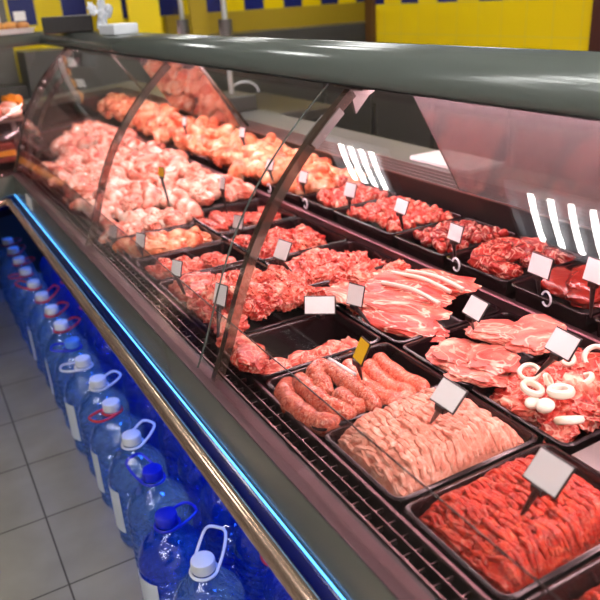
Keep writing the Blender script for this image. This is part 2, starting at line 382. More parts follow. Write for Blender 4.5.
# ---------------------------------------------------------------- the counter
def build_case(root, second=False):
    y0 = 1.3 if second else YN
    R = []
    def part(name, bm, m, smooth=False, parent=None):
        o = obj(name, bm, m, parent or root, smooth); R.append(o); return o
    E = lambda prof: ex(prof, y0)
    if second: part('plinth', ex(rect(1.34, 1.46, .0, .70), y0), MT['floor_dark'])
    else: part('plinth', ex(rect(.66, 1.46, .0, .70), y0), MT['led_lit_navy'])
    part('body', E([(.36, .70), (1.475, .70), (1.475, .97), (1.28, .97), (1.28, .862), (1.0, .862), (1.0, .795), (.372, .795), (.372, .775), (.342, .765)]), MT['deck'])
    part('front_panel', E([(.3425, .766), (.372, .775), (.372, .8610), (.3495, .8610), (.3420, .790)]), MT['grey_paint'])
    part('gutter', E(rect(.381, .389, .80, .861)), MT['deck'])
    # the blue strip sits under the painted panel, the bumper tube in front of it
    part('led_channel', E([(.312, .742), (.342, .757), (.342, .766), (.3410, .7795), (.334, .777), (.310, .750)]), MT['led_lit_navy'])
    lb = bmesh.new(); tube(lb, [(.3378, y0, .7830), (.3378, yend(.338), .7830)], .0018, 8)
    part('led_strip', lb, MT['steel' if second else 'led'], True)
    bb = bmesh.new(); tube(bb, [(.3035, y0, .772), (.3035, yend(.30), .772)], .0145, 16); part('bumper_tube', bb, MT['bronze'], True)
    part('inner_strip', E([(.3495, .8615), (.3800, .8615), (.3800, .8645), (.3495, .8645)]), MT['brown_strip'])
    # air grille: slotted steel channel
    g = bmesh.new(); extrude(g, rect(.3895, .393, .80, .8645), y0); extrude(g, rect(.4105, .4125, .848, .8625), y0); extrude(g, rect(.4295, .434, .80, .8645), y0)
    y = y0+.02
    while y < 3.0:
        box(g, .393, .4295, y, y+.0025, .846, .8535); y += .028
    part('air_grille', g, MT['grille'])
    part('air_guard', E(rect(.4255, .4285, .8645, .948)), MT['guard'])
    gb = bmesh.new(); tube(gb, [(.427, y0, .949), (.427, yend(.427), .949)], .0012, 6); part('guard_edge', gb, MT['blackpl'])
    part('deck_divider', E(rect(.7045, .7075, .795, .845)), MT['deck'])
    part('step_rail', E([(.982, .796), (.999, .796), (.999, .884), (.996, .887), (.985, .887), (.982, .884)]), MT['rail'])
    # rear sill: dark wall and stepped steel extrusions, then the worktop
    part('rear_wall', E(rect(1.262, 1.2795, .863, .972)), MT['deck'])
    s = bmesh.new()
    for i in range(5): extrude(s, rect(1.2585+.0095*i, 1.2615+.0095*i, .9700+.0050*i, .9768+.0058*i), y0)
    part('rear_sill', s, MT['sill_lip']); part('sill_base', E([(1.258, .9705), (1.303, .9705), (1.303, .9965), (1.258, .9715)]), MT['deck'])
    part('worktop', E(rect(1.303, 1.478, .9705, .998)), MT['worktop'])
    # curved front glass
    if second:
        part('front_glass', ex(band(0, .005), y0), MT['glass'], True)
    else:
        for a, b in ((YN, 1.100), (1.1025, 3.16)):
            part('front_glass', ex(band(0, .003), a, b), MT['glass'], True)
            for e in (b-.0014,):
                if e < 2: part('glass_edge_strip', ex(band(-.0002, .0032), e, e+.0010), MT['glass_edge'])
        for yy in (1.035, 1.955):
            rb = part('glass_rib', ex(band(.006, .024), yy, yy+.010), MT['rib_plexi'], True)
            part('rib_flange', ex(band(.0054, .0064), yy-.003, yy+.013), MT['rib_plexi'], True, rb)
            if yy < 1.5:
                m_ = bmesh.new()
                for s0, s1, dy in ((30, 35, -.012), (30, 34, .020)):
                    o1 = offset(GS, .008)[s0:s1]; o2 = offset(GS, .022)[s0:s1]
                    extrude(m_, o1+o2[::-1], yy+dy, yy+dy+.004)
                part('clamp_plate', m_, MT['clamp'], False, rb)
                b_ = bmesh.new()
                extrude(b_, [(.672, 1.334), (.745, 1.334), (.712, 1.316), (.684, 1.288)], yy+.002, yy+.010)
                extrude(b_, [(.67, 1.331), (.80, 1.331), (.80, 1.3365), (.67, 1.3365)], yy-.04, yy+.05)
                part('canopy_bracket', b_, MT['clamp'], False, rb)
        # the end of the front glass: double curved frame, bolts and a side pane
        part('end_frame', ex(band(-.004, .026), 3.160, 3.186), MT['frame'], True)
        part('end_frame', ex(band(.050, .066), 3.150, 3.164), MT['frame'], True)
        part('end_glass', ex(offset(GS, .024) + [(.98, 1.33), (.98, .90), (.40, .90)], 3.168, 3.172), MT['glass'])
        for sidx in (8, 15, 25, 27, 33):
            x, z = offset(GS, .009)[sidx]; bm = bmesh.new(); bmesh.ops.create_uvsphere(bm, u_segments=12, v_segments=8, radius=.008)
            bmesh.ops.transform(bm, matrix=Matrix.Translation((x, 3.160, z)), verts=bm.verts); part('frame_bolt', bm, MT['steel'], True)
    # canopy
    can = [(.662, 1.338), (.657, 1.343), (.655, 1.352), (.656, 1.364), (.660, 1.374), (.667, 1.382), (.678, 1.3875), (.695, 1.390), (.72, 1.391),
           (.735, 1.3885), (.742, 1.3905), (.757, 1.3905), (.764, 1.3880), (.771, 1.3905), (.786, 1.3905), (.793, 1.388), (.800, 1.3905), (.822, 1.3905), (.826, 1.386), (.826, 1.338)]
    c = part('canopy', E(can), MT['canopy'], False)
    for p in c.data.polygons: p.use_smooth = abs(p.normal.y) < .5
    part('canopy_lip', E(rect(.658, .666, 1.3370, 1.3382)), MT['blackpl'])
    part('canopy_underside', E(rect(.75, 1.08, 1.3345, 1.3377)), MT['grey_paint'])
    if second:
        for o in R: reflect(o)
        return
    t = bmesh.new(); tube(t, [(.735, y0+.1, 1.3315), (.735, yend(.73)-.12, 1.3315)], .0062, 10)
    if not second: tube(t, [(.99, y0+.1, 1.322), (.99, yend(.99)-.12, 1.322)], .009, 10)  # hidden rear tube, added to brighten the rear trays
    lt = part('light_tube', t, MT['case_tube'], True)
    part('lamp_shade', E([(.719, 1.337), (.716, 1.326), (.718, 1.326), (.721, 1.337)]), MT['canopy'], False, lt)
    if second:
        for o in R: reflect(o)
    else:
        # sloping sliding panels between canopy and rear sill
        for (pa, pb, dx) in ((YN, 1.40, 0), (2.78, 3.62, 0)):
            A = [(1.248+dx, .9800), (1.252+dx, .9815), (1.039+dx, 1.3335), (1.035+dx, 1.332)]
            pn = part('sliding_panel', ex(A, pa, pb), MT['plexi' if pa < 0 else 'mirror_plexi'])
            if pa < 0 or pa < 3:
                e = pb if pa < 0 else pa
                part('panel_edge', ex([(x-.001, z) for x, z in A[:2]] + [(x+.001, z) for x, z in A[2:]], e if pa < 0 else e-.003, e+.003 if pa < 0 else e), MT['glass_edge'], False, pn)
        for yy in (.2, 2.75, 4.05):
            part('canopy_post', boxes((1.06, 1.075, yy, yy+.02, 1.26, 1.334)), MT['steel_dark'])
            bm = bmesh.new(); tube(bm, [(1.067, yy+.01, 1.27), (1.272, yy+.01, .985)], .006, 8); part('canopy_strut', bm, MT['steel_dark'], True)
case = thing('meat_display_case', 'long refrigerated meat counter with curved glass front and grey canopy', 'display case', (0, 0, 0))
build_case(case)
case2 = thing('pastry_display_case', 'second counter round the corner at the far left, with buns on its roof', 'display case', (0, 0, 0))
build_case(case2, True)
# the light the strip itself throws on the bottles
for nm, x, z, e in (('led_glow', .50, .69, 8.0),):
    ld = bpy.data.lights.new(nm, 'AREA'); ld.shape = 'RECTANGLE'; ld.size = .03; ld.size_y = 4.4; ld.energy = e*1.1; ld.color = (.02, .16, 1.)
    ld.spread = 1.5; lo = bpy.data.objects.new(nm, ld); COL.objects.link(lo); lo.location = (.53, 2.05, .694); lo.parent = case

# ---------------------------------------------------------------- trays
def rrect(hx, hy, r, seg=4):
    pts = []
    for cx, cy_, a0 in ((hx-r, hy-r, 0), (-hx+r, hy-r, PI/2), (-hx+r, -hy+r, PI), (hx-r, -hy+r, 3*PI/2)):
        for k in range(seg+1):
            a = a0 + PI/2*k/seg; pts.append((cx+r*math.cos(a), cy_+r*math.sin(a)))
    return pts
def tray_bm(hx, hy, h):
    bm = bmesh.new(); rings = []
    for dx, z, r in ((-.010, 0, .010), (-.0065, h-.004, .013), (-.0005, h-.004, .017), (0, h-.001, .017), (-.0012, h, .016), (-.006, h, .014), (-.0075, h-.002, .013),
                     (-.0085, h-.006, .012), (-.013, .006, .010), (-.019, .003, .008)):
        rings.append([bm.verts.new((x, y, z)) for x, y in rrect(hx+dx, hy+dx, r)])
    n = len(rings[0])
    for A, B in zip(rings, rings[1:]):
        for k in range(n): bm.faces.new((A[k], A[(k+1) % n], B[(k+1) % n], B[k]))
    bm.faces.new(rings[0][::-1]); bm.faces.new(rings[-1]); return bm
TR = {}
def tray(x0, x1, y0, y1, z, h, label, m='tray', name='meat_tray', group='black meat trays in the counter'):
    key = (round(x1-x0, 3), round(y1-y0, 3), h, m)
    loc = ((x0+x1)/2, (y0+y1)/2, z)
    if key in TR:
        o = TR[key].copy(); COL.objects.link(o); o.location = loc; o['label'] = label; return o
    o = obj(name, tray_bm((x1-x0)/2-.001, (y1-y0)/2-.001, h), MT[m], None, True, loc)
    tag(o, label, 'tray', group); TR[key] = o; return o

# ---------------------------------------------------------------- meat pieces
def lump(seed, dims, amp=.18, freq=1.6, sub=3, m='pork', box_=0., ridge=0., bend=0.):
    rnd = random.Random(seed); bm = bmesh.new(); bmesh.ops.create_icosphere(bm, subdivisions=sub, radius=1)
    off = Vector((rnd.random()*50, rnd.random()*50, rnd.random()*50))
    for v in bm.verts:
        n = v.co.normalized(); p = n.copy()
        if box_: # towards a rounded box
            mxc = max(abs(n.x), abs(n.y), abs(n.z)); p = n*(1-box_) + (n/mxc*.85)*box_
        d = noise.noise(n*freq+off) + .5*noise.noise(n*freq*2.3+off) + .25*noise.noise(n*freq*5+off)
        d += ridge*(1-abs(noise.noise(n*freq*1.7-off))*2.5)
        if ridge: w_ = Vector((noise.noise(n*2+off), noise.noise(n*2-off), noise.noise(n*2+off*2)))*.6; d -= .9*max(0, .22-abs(noise.noise((n+w_)*freq*1.5+off)))*3*ridge*2; d += .30*noise.noise((n+w_)*9+off)
        p = p*(1+amp*d)
        q = Vector((p.x*dims[0]/2, p.y*dims[1]/2, p.z*dims[2]/2)); q.z += bend*(q.x*q.x)
        v.co = q
    o = obj('piece', bm, MT[m], None, True); me = o.data; bpy.data.objects.remove(o); return me
def drum(seed, m):
    """chicken leg: thick round end, thin bone end"""
    rnd = random.Random(seed); bm = bmesh.new(); pts = []; tp = []
    for i in range(13):
        t = i/12; pts.append(((t-.5)*.125, .012*math.sin(t*2.2), 0))
        r = .003+.030*math.sin(PI*min(1, t*1.25+.02))**.8 if t < .72 else .0115+.006*abs(math.sin((t-.72)*11))
        if t > .97: r = .006
        tp.append(max(r, .004))
    tube(bm, pts, 1., 16, taper=tp); off = Vector((rnd.random()*40, 0, 3))
    for v in bm.verts: v.co += v.co.normalized()*.006*(noise.noise(v.co*38+off))
    o = obj('piece', bm, MT[m], None, True); me = o.data; bpy.data.objects.remove(o); return me
RN = random.Random(7)
def pile(name, cat, label, group, meshes, n, x0, x1, y0, y1, z, mound, zj=.006, tilt=.5, rz=None, sc=(.85, 1.15), yx=None, jit=.35):
    """n single pieces spread over a tray, those in the middle lying higher"""
    cols = max(1, round(math.sqrt(n*(x1-x0)/max(.01, (y1-y0))))); rows = math.ceil(n/cols); k = 0
    cells = [(i, j) for j in range(rows) for i in range(cols)][:n]
    for i, j in cells:
        u = (i+.5+RN.uniform(-jit, jit))/cols; v = (j+.5+RN.uniform(-jit, jit))/rows
        x = x0+u*(x1-x0); y = y0+v*(y1-y0)
        if yx and y > yx(x): y = yx(x) - RN.uniform(.02, .10)
        h = mound*max(0, 1-((2*u-1)**2)*.8)*(1-((2*v-1)**4)*.5)
        o = bpy.data.objects.new(name, RN.choice(meshes)); COL.objects.link(o)
        o.location = (x, y, z + h + RN.uniform(-zj, zj))
        a = RN.uniform(0, 2*PI) if rz is None else rz + RN.uniform(-.35, .35)
        o.rotation_euler = (RN.uniform(-tilt, tilt), RN.uniform(-tilt, tilt), a)
        s = RN.uniform(*sc); o.scale = (s, s, s)
        tag(o, label, cat, group)
def one(name, me, loc, rot, label, cat, group=None, scale=1.):
    o = bpy.data.objects.new(name, me); COL.objects.link(o); o.location = loc; o.rotation_euler = rot
    o.scale = (scale,)*3 if isinstance(scale, (int, float)) else scale
    return tag(o, label, cat, group)

V_chunk = [lump(s, (.066, .050, .040), .36, 2.2, 4, 'pork_red', 0, .35) for s in (1, 2, 3, 4)]
V_chunkp = [lump(s, (.066, .048, .036), .34, 2.1, 4, 'pork', 0, .35) for s in (5, 6, 7)]
V_big = [lump(s, (.12, .085, .055), .26, 1.7, 4, 'pork', 0, .22) for s in (8, 9)] + [lump(18, (.13, .08, .05), .24, 1.6, 4, 'pork_red', 0, .22)]
V_chk = [lump(s, (.080, .050, .040), .24, 1.8, 4, 'chicken', 0, .22) for s in (10, 11, 12)] + [drum(13, 'chicken'), drum(14, 'chicken')]
V_chk2 = [lump(s, (.085, .060, .048), .24, 1.8, 4, 'chicken2', 0, .22) for s in (15, 16, 17)] + [drum(19, 'chicken2'), drum(20, 'chicken2')]
V_fil = [lump(s, (.20, .050, .026), .22, 1.6, 4, 'pork_red', .2, .1) for s in (21, 22, 23)]
V_steak = [lump(s, (.125, .090, .024), .26, 1.7, 4, 'steak', .3, .05) for s in (24, 25, 26)]
V_rib = [lump(s, (.20, .070, .022), .24, 1.9, 4, 'rib', .3, .12) for s in (27, 28, 29)]
V_dice = [lump(s, (.030, .024, .020), .22, 1.6, 2, 'pork_red', .35) for s in (30, 31, 32)]
V_diced = [lump(s, (.026, .022, .018), .22, 1.6, 2, 'beef', .4) for s in (33, 34, 35)]
V_slab = [lump(s, (.080, .062, .034), .16, 1.5, 4, 'beef', .5, .03) for s in (36, 37, 38)]
V_liver = [lump(s, (.13, .10, .040), .20, 1.4, 4, 'liver', .15) for s in (39, 40)]
V_goul = [lump(s, (.060, .045, .026), .34, 2., 4, 'pork_red', .2, .25) for s in (41, 42, 43)]
V_bit = [lump(s, (.055, .035, .022), .26, 1.8, 3, 'pork', .2, .2) for s in (44, 45)]

FX0, FX1, BX0, BX1 = .4375, .7035, .7085, .981
ZD, HT = .797, .072; ZM = .845
tr = lambda a, b, l, **k: tray(FX0, FX1, a, b, ZD, HT, l, **k)
trb = lambda a, b, l, **k: tray(BX0, BX1, a, b, ZD, HT, l, **k)
tr(.000, .196, 'black tray of minced meat at the bottom right corner of the photo')
tr(.200, .394, 'black tray half full of minced meat, nearest one in the glass-side row')
tr(.398, .588, 'black tray heaped with bright red minced beef')
tr(.592, .786, 'black tray heaped with pale pink minced meat')
tr(.790, .982, 'black tray holding raw sausages')
tr(.986, 1.165, 'deep black tray nearly empty behind the sausages')
tr(1.169, 1.36, 'black tray under the big heap of red pork chunks')
tr(1.364, 1.55, 'black tray of large pork pieces just beyond the near glass rib')
tr(1.554, 1.74, 'black tray with a small pile of folded pork beyond the near rib')
tr(1.744, 1.95, 'black tray of pinkish chicken with two price tags leaning on it')
tr(1.954, 2.16, 'black tray of pale chicken pieces beside the glass, under the far rib')
trb(.555, .762, 'black tray of marinated pork with white onion rings')
trb(.766, .950, 'black tray of pale pink pork steaks')
trb(.954, 1.300, 'wide black tray of pork ribs with white bone edges')
trb(1.304, 1.52, 'black tray of reddish pork cuts behind the ribs')
trb(1.524, 1.80, 'black tray of red meat crossed by the near glass rib')
trb(1.804, 2.08, 'black tray of long red fillets below the chicken')
RX0, RX1, RZ, RH = 1.004, 1.255, .864, .049
trr = lambda a, b, l: tray(RX0, RX1, a, b, RZ, RH, l)
trr(.58, .772, 'black rear tray at the right edge, beside the liver')
trr(.776, .975, 'black rear tray holding dark red liver')
trr(.979, 1.178, 'black rear tray of cut beef slabs with a white clip ring')
trr(1.182, 1.376, 'black rear tray of small dark red diced beef')
trr(1.380, 1.665, 'wide black rear tray of diced red pork')
trr(1.669, 1.86, 'black rear tray of pinkish meat bits beside the curled white ring')
trr(1.864, 2.06, 'black rear tray at the near end of the long chicken heap')

# steel insert with a round well, nearest tray of the second row
t = thing('steel_insert', 'pink-lit steel insert with a round well of dark red meat, right edge', 'food pan', (.845, .45, ZD))
bm = bmesh.new(); rings = []
for k in range(40):
    a = 2*PI*k/40; c, s = math.cos(a), math.sin(a); q = 1/max(abs(c)/.134, abs(s)/.098)
    rings.append([bm.verts.new((c*q, s*q, 0.03)), bm.verts.new((c*q, s*q, .066)), bm.verts.new((c*.084, s*.084, .066)), bm.verts.new((c*.080, s*.080, .060)), bm.verts.new((c*.075, s*.075, .004))])
for k in range(40):
    A, B = rings[k], rings[(k+1) % 40]
    for j in range(4): bm.faces.new((A[j], B[j], B[j+1], A[j+1]))
bm.faces.new([r[-1] for r in rings]); obj('pan', bm, MT['steel'], t)
pile('marinated_meat_piece', 'meat', 'dark red marinated meat piece in the round steel well', 'marinated meat in the round well', V_goul, 9, .79, .90, .40, .50, .822, .016)

# mince: strands heaped in the tray
def mince(x0, x1, y0, y1, z, top, m, label, seed, nst=1000, rad=.0040, ang=PI/2, gap=.0045):
    r = random.Random(seed); bm = bmesh.new(); nx, ny = 50, 40
    def H(u, v):
        e = min(1, min(u, 1-u)*7)**.5*min(1, min(v, 1-v)*7)**.5
        return z + (top-z)*e*(1 - .35*((2*u-1)**2)) + .006*noise.noise(Vector((u*4, v*4, seed)))
    g = [[bm.verts.new((x0+(x1-x0)*i/nx, y0+(y1-y0)*j/ny, H(i/nx, j/ny)-gap)) for i in range(nx+1)] for j in range(ny+1)]
    for j in range(ny):
        for i in range(nx): bm.faces.new((g[j][i], g[j][i+1], g[j+1][i+1], g[j+1][i]))
    W_ = x1-x0; L_ = y1-y0; nrow = max(4, int(W_/.0072)); clampv = lambda q: min(.985, max(.015, q))
    for layer in (0, 1):
        for i in range(nrow):
            v = r.uniform(.0, .06)
            while v < .97:
                l = r.uniform(.016, .045); u0 = (i+.5+layer*.5)/nrow + r.uniform(-.012, .012); zo = r.uniform(-.0025, .0022) + layer*.0012; n = 6
                if layer and r.random() < .45: v += l/L_; continue
                drift = r.gauss(.0, .030); ph = r.random()*6; pts = []; tp = []
                for q in range(n):
                    f = q/(n-1); uu = clampv(u0 + drift*f + .006*math.sin(ph+q*1.4)); vv = clampv(v + f*l/L_)
                    pts.append((x0+W_*uu, y0+L_*vv + q*.00002, H(uu, vv)+zo+.0012*math.sin(PI*f))); tp.append((.62 if q in (0, n-1) else 1)*r.uniform(.82, 1.18))
                if len(set(pts)) > 3: tube(bm, pts, rad*r.uniform(.85, 1.1), 7, taper=tp)
                v += (l+.0015)/L_
    o = obj('minced_meat', bm, MT[m], None, True); return tag(o, label, 'minced meat', None, 'stuff')
mince(.458, .684, .415, .572, .845, .890, 'mince_red', 'heap of bright red minced beef with a silver tag stuck in it', 5)
mince(.458, .686, .606, .774, .850, .899, 'mince_pink', 'heap of pale pink minced meat with a white tag stuck in it', 6, gap=.002, rad=.0046)
mince(.458, .684, .215, .380, .825, .862, 'mince_red', 'lower heap of reddish mince in the bottom right corner', 8)
mince(.458, .684, .016, .180, .825, .865, 'mince_pink', 'minced meat beyond the lower right corner of the photo', 9, nst=300)

# sausages
def sausage(pts, rad, m, label, seed):
    r = random.Random(seed); P = smooth_path(pts, 7); n = len(P); bm = bmesh.new()
    tp = [min(1, .28+.72*math.sin(min(1, i/(n-1)*7)*PI/2))*min(1, .28+.72*math.sin(min(1, (n-1-i)/(n-1)*7)*PI/2)) * (1+.07*math.sin(i*.9+seed)) for i in range(n)]
    tube(bm, P, rad*1.12, 16, taper=tp)
    for v in bm.verts: v.co += Vector((1, 1, 1))*.0016*noise.noise(v.co*90)
    o = obj('raw_sausage', bm, MT[m], None, True); return tag(o, label, 'sausage', 'raw sausages in the tray')
sausage([(.482, .965, .862), (.455, .930, .862), (.448, .893, .862), (.450, .850, .862), (.458, .812, .864), (.485, .802, .866)], .0165, 'sausage_dark', 'thick dark sausage curving along the tray edge next to the glass', 1)
sausage([(.497, .958, .868), (.486, .91, .870), (.486, .87, .870), (.492, .825, .870), (.512, .796, .870)], .0160, 'sausage_dark', 'dark sausage second from the glass', 2)
sausage([(.512, .870, .872), (.512, .905, .876), (.520, .935, .880), (.538, .940, .880), (.545, .905, .880), (.545, .86, .880), (.545, .812, .878), (.548, .785, .874)], .0155, 'sausage_dark', 'sausage bent into a hairpin beside the white tube end', 3)
sausage([(.520, .865, .874), (.519, .83, .872), (.527, .797, .870)], .0145, 'sausage_dark', 'short sausage inside the hairpin bend', 4)
sausage([(.602, .952, .866), (.581, .915, .866), (.576, .865, .866), (.578, .815, .866), (.596, .795, .866), (.625, .792, .866)], .0155, 'sausage_pale', 'pale sausage curling under the yellow price tag', 5)
sausage([(.622, .930, .866), (.612, .88, .864), (.612, .83, .864), (.632, .800, .864)], .0145, 'sausage_pale', 'middle one of the pale sausages behind the yellow tag', 6)
sausage([(.655, .945, .864), (.647, .89, .863), (.648, .835, .863), (.660, .800, .862)], .0145, 'sausage_pale', 'pale sausage lying furthest from the glass', 7)
bm = bmesh.new(); tube(bm, [(.548, .935, .897), (.556, .865, .896)], .0035, 8); tag(obj('white_casing_strip', bm, MT['white'], None, True), 'thin white strip lying between the dark and pale sausages', 'strip')

# nearly empty deep tray: a row of small pieces at its near end
pile('pork_trimming', 'meat', 'small pink pork trimming in the nearly empty tray behind the sausages', 'pork trimmings behind the sausages', V_bit, 14, .455, .69, 1.0, 1.05, .842, .010)
one('pork_piece', lump(50, (.115, .065, .040), .22, 1.6, 4, 'pork_red', .2, .15), (.452, 1.055, .878), (.2, .1, 1.2), 'long red pork piece pressed against the near glass rib', 'meat')
one('pork_piece', lump(51, (.10, .06, .035), .22, 1.6, 4, 'pork', .2, .15), (.452, 1.125, .876), (.0, .1, 1.5), 'pink pork piece right behind the foot of the near rib', 'meat')
# the big heap
pile('pork_chunk', 'meat', 'craggy red pork chunk in the big heap right of the near rib', 'red pork chunks in the big heap', V_chunkp[:2]+V_chunk, 22, .455, .69, 1.185, 1.37, .870, .030, .008, .7, sc=(.9, 1.2))
pile('pork_chunk', 'meat', 'craggy red pork chunk in the big heap right of the near rib', 'red pork chunks in the big heap', V_chunkp+V_chunk[:2], 12, .49, .66, 1.21, 1.34, .903, .020, .006, .7, sc=(.8, 1.1))
# large pieces beyond the rib
one('pork_joint', V_big[0], (.51, 1.42, .862), (.2, .1, .5), 'rounded pork joint directly below the tag with the thin stem', 'meat')
one('pork_joint', V_big[2], (.60, 1.43, .855), (.1, -.2, 1.9), 'flat red pork joint behind the rounded one', 'meat')
one('pork_joint', V_big[1], (.51, 1.495, .856), (-.2, .2, 2.6), 'pink pork joint with white fat by the far side of its tray', 'meat')
one('pork_joint', V_big[2], (.62, 1.49, .850), (.2, .1, .3), 'small pork joint in the dark corner of its tray', 'meat', scale=.8)
pile('pork_fold', 'meat', 'folded pink pork slice in the small pile beyond the near rib', 'folded pork slices beyond the rib', V_chunkp, 9, .475, .665, 1.585, 1.69, .845, .018)
pile('chicken_thigh', 'meat', 'orange pink chicken thigh in the tray with two leaning tags', 'chicken thighs near the leaning tags', V_chk2, 13, .465, .675, 1.77, 1.905, .848, .022)
pile('chicken_piece', 'meat', 'pale chicken piece in the glass-side tray under the far rib', 'chicken pieces under the far rib', V_chk, 14, .465, .675, 1.985, 2.12, .850, .024)
# onion tray
pile('marinated_pork', 'meat', 'red pork slice lying among the white onion rings', 'pork slices among the onion rings', V_goul+V_chunkp[:1], 24, .735, .955, .585, .735, .850, .024, .004, .45, sc=(.9, 1.25))
def ring(seed, R, r_, hh):
    rr = random.Random(seed); bm = bmesh.new(); seg = 28; rings = []
    for k in range(seg):
        a = 2*PI*k/seg; q = R*(1+.08*math.sin(2*a+seed))
        rings.append([bm.verts.new((math.cos(a)*(q+r_*math.cos(b)), math.sin(a)*(q+r_*math.cos(b)), hh*math.sin(b))) for b in [2*PI*j/8 for j in range(8)]])
    for k in range(seg):
        A, B = rings[k], rings[(k+1) % seg]
        for j in range(8): bm.faces.new((A[j], A[(j+1) % 8], B[(j+1) % 8], B[j]))
    o = obj('piece', bm, MT['onion'], None, True); me = o.data; bpy.data.objects.remove(o); return me
V_ring = [ring(1, .0165, .0038, .005), ring(2, .014, .0042, .005), ring(3, .011, .004, .005)]
for i, (x, y, z, s, tx) in enumerate([(.786, .703, .900, .95, .3), (.753, .665, .900, 1.15, .25), (.776, .630, .904, 1.45, .12), (.745, .585, .888, 1.1, .5), (.905, .640, .893, 1.1, .4),
                                   (.870, .700, .900, 1., .5), (.93, .69, .888, 1.2, .8), (.80, .675, .893, .8, 1.0), (.83, .590, .890, .9, .5), (.90, .590, .890, 1., .3), (.84, .64, .898, 1., .6)]):
    one('onion_ring', V_ring[i % 3], (x, y, z), (tx, .2*((i % 3)-1), i), 'white onion ring lying on the marinated pork', 'onion ring', 'onion rings on the marinated pork', s)
one('onion_slice', lump(60, (.030, .026, .022), .06, 1, 3, 'onion'), (.735, .622, .897), (0, 0, 0), 'whole white onion core in the middle of the onion ring tray', 'onion')
one('onion_slice', lump(61, (.028, .022, .014), .06, 1, 3, 'onion'), (.738, .648, .888), (.3, 0, 0), 'small white onion slice at the tray edge nearest the pork steaks', 'onion')
# steaks
for i, (x, y, z, rx, ry, rz, l) in enumerate([(.775, .86, .868, .05, .12, .3, 'pink pork steak lying lowest at the left of its tray'), (.80, .80, .878, .0, .1, .9, 'broad pink pork steak in the front of its tray'),
        (.865, .845, .892, .1, .0, 2.2, 'pork steak with a white fat edge on top of the others'), (.90, .80, .896, .05, -.1, .2, 'pork steak lying furthest back, with a fatty rim'),
        (.755, .795, .866, .2, .1, 1.7, 'thin pork steak hanging over the tray edge')]):
    one('pork_steak', V_steak[i % 3], (x, y, z), (rx, ry, rz), l, 'meat', 'pork steaks', 1.04)
# ribs fanned out
for i, (x, y, z, rx, ry, rz, l) in enumerate([(.77, 1.02, .872, .25, .05, -1.15, 'lowest rib slab of the fan, by the tray edge'), (.79, 1.06, .888, .3, .05, -1.0, 'second rib slab of the fan with a pale fat seam'),
        (.82, 1.08, .900, .3, .0, -.95, 'rib slab with long white bone edges'), (.86, 1.10, .908, .35, .0, -.95, 'upper rib slab showing a white membrane'),
        (.90, 1.08, .908, .3, -.1, -1.35, 'topmost red rib slab by the steel rail'), (.76, 1.13, .885, .1, .1, -.9, 'rib slab behind the dark price tag'), (.86, 1.17, .895, .0, .0, -.7, 'rib slab at the back end of the fan')]):
    one('rib_slab', V_rib[i % 3], (x, y, z), (rx, ry, rz), l, 'meat', 'pork ribs')
for i, (a, b) in enumerate([((.80, 1.13, .915), (.835, .985, .908)), ((.84, 1.15, .922), (.875, 1.0, .918)), ((.865, 1.13, .926), (.90, .99, .920))]):
    bm = bmesh.new(); tube(bm, smooth_path([a, ((a[0]+b[0])/2+.006, (a[1]+b[1])/2, (a[2]+b[2])/2+.006), b], 5), .0045, 8)
    tag(obj('bone_edge', bm, MT['cream'], None, True), 'white rib bone edge showing on the rib slabs', 'bone', 'bone edges on the ribs')
pile('pork_end', 'meat', 'pink rounded pork end at the back of the rib tray', 'pork ends at the back of the rib tray', V_chunkp, 12, .74, .93, 1.15, 1.28, .862, .025)
pile('pork_cut', 'meat', 'reddish pork cut in the tray behind the ribs', 'pork cuts behind the ribs', V_chunk[:2]+V_chunkp[:2], 18, .74, .935, 1.33, 1.47, .846, .022, sc=(.9, 1.25))
pile('red_meat_cut', 'meat', 'red meat cut in the tray crossed by the near glass rib', 'red cuts crossed by the rib', V_chunk, 18, .74, .935, 1.555, 1.74, .842, .020, sc=(1, 1.3))
for i in range(7):
    one('pork_fillet', V_fil[i % 3], (.745+.033*i, 1.94+RN.uniform(-.02, .02), .856+.01*math.sin(i)), (.1, .1, 1.45+RN.uniform(-.15, .15)), 'long red pork fillet lying lengthwise below the chicken', 'meat', 'long pork fillets', 1.1)
# chicken at the far end
ye = lambda x: yend(x)-.06
for k, (a, b) in enumerate([(2.164, 2.42), (2.424, 2.70)]):
    tr(a, b, ('black tray of chicken just past the far rib', 'black tray of chicken second from the slanted end')[k])
    pile('chicken_piece', 'meat', ('pale chicken piece in the tray just past the far rib', 'pale chicken piece in the second tray from the slanted end')[k], ('chicken past the far rib', 'chicken by the slanted end')[k], V_chk, 20, .45, .70, a+.02, b-.02, .868, .035, yx=ye, sc=(.9, 1.25))
for k, (a, b) in enumerate([(2.084, 2.36), (2.364, 2.64), (2.644, 2.92)]):
    trb(a, b, ('black tray of chicken under the yellow-topped tag', 'black tray of chicken in the middle of the far pile', 'black tray of chicken at the far end of the second row')[k])
    pile('chicken_drumstick', 'meat', ('pale chicken leg in the pile next to the yellow-topped tag', 'pale chicken leg in the middle of the far pile', 'chicken leg at the far end of the second row')[k], ('chicken legs nearest', 'chicken legs middle', 'chicken legs farthest')[k], V_chk, 22, .725, .965, a+.02, b-.02, .868, .035, yx=ye, sc=(.9, 1.3))
pile('chicken_piece', 'meat', 'chicken piece at the foot of the end frame, beside the glass', 'chicken by the end frame', V_chk, 20, .45, .70, 2.72, 3.12, .868, .035, sc=(1, 1.3))
pile('chicken_piece', 'meat', 'chicken piece in the farthest corner of the lower deck', 'chicken in the farthest corner', V_chk, 56, .60, .97, 2.94, 4.1, .868, .035, yx=ye, sc=(1, 1.4))
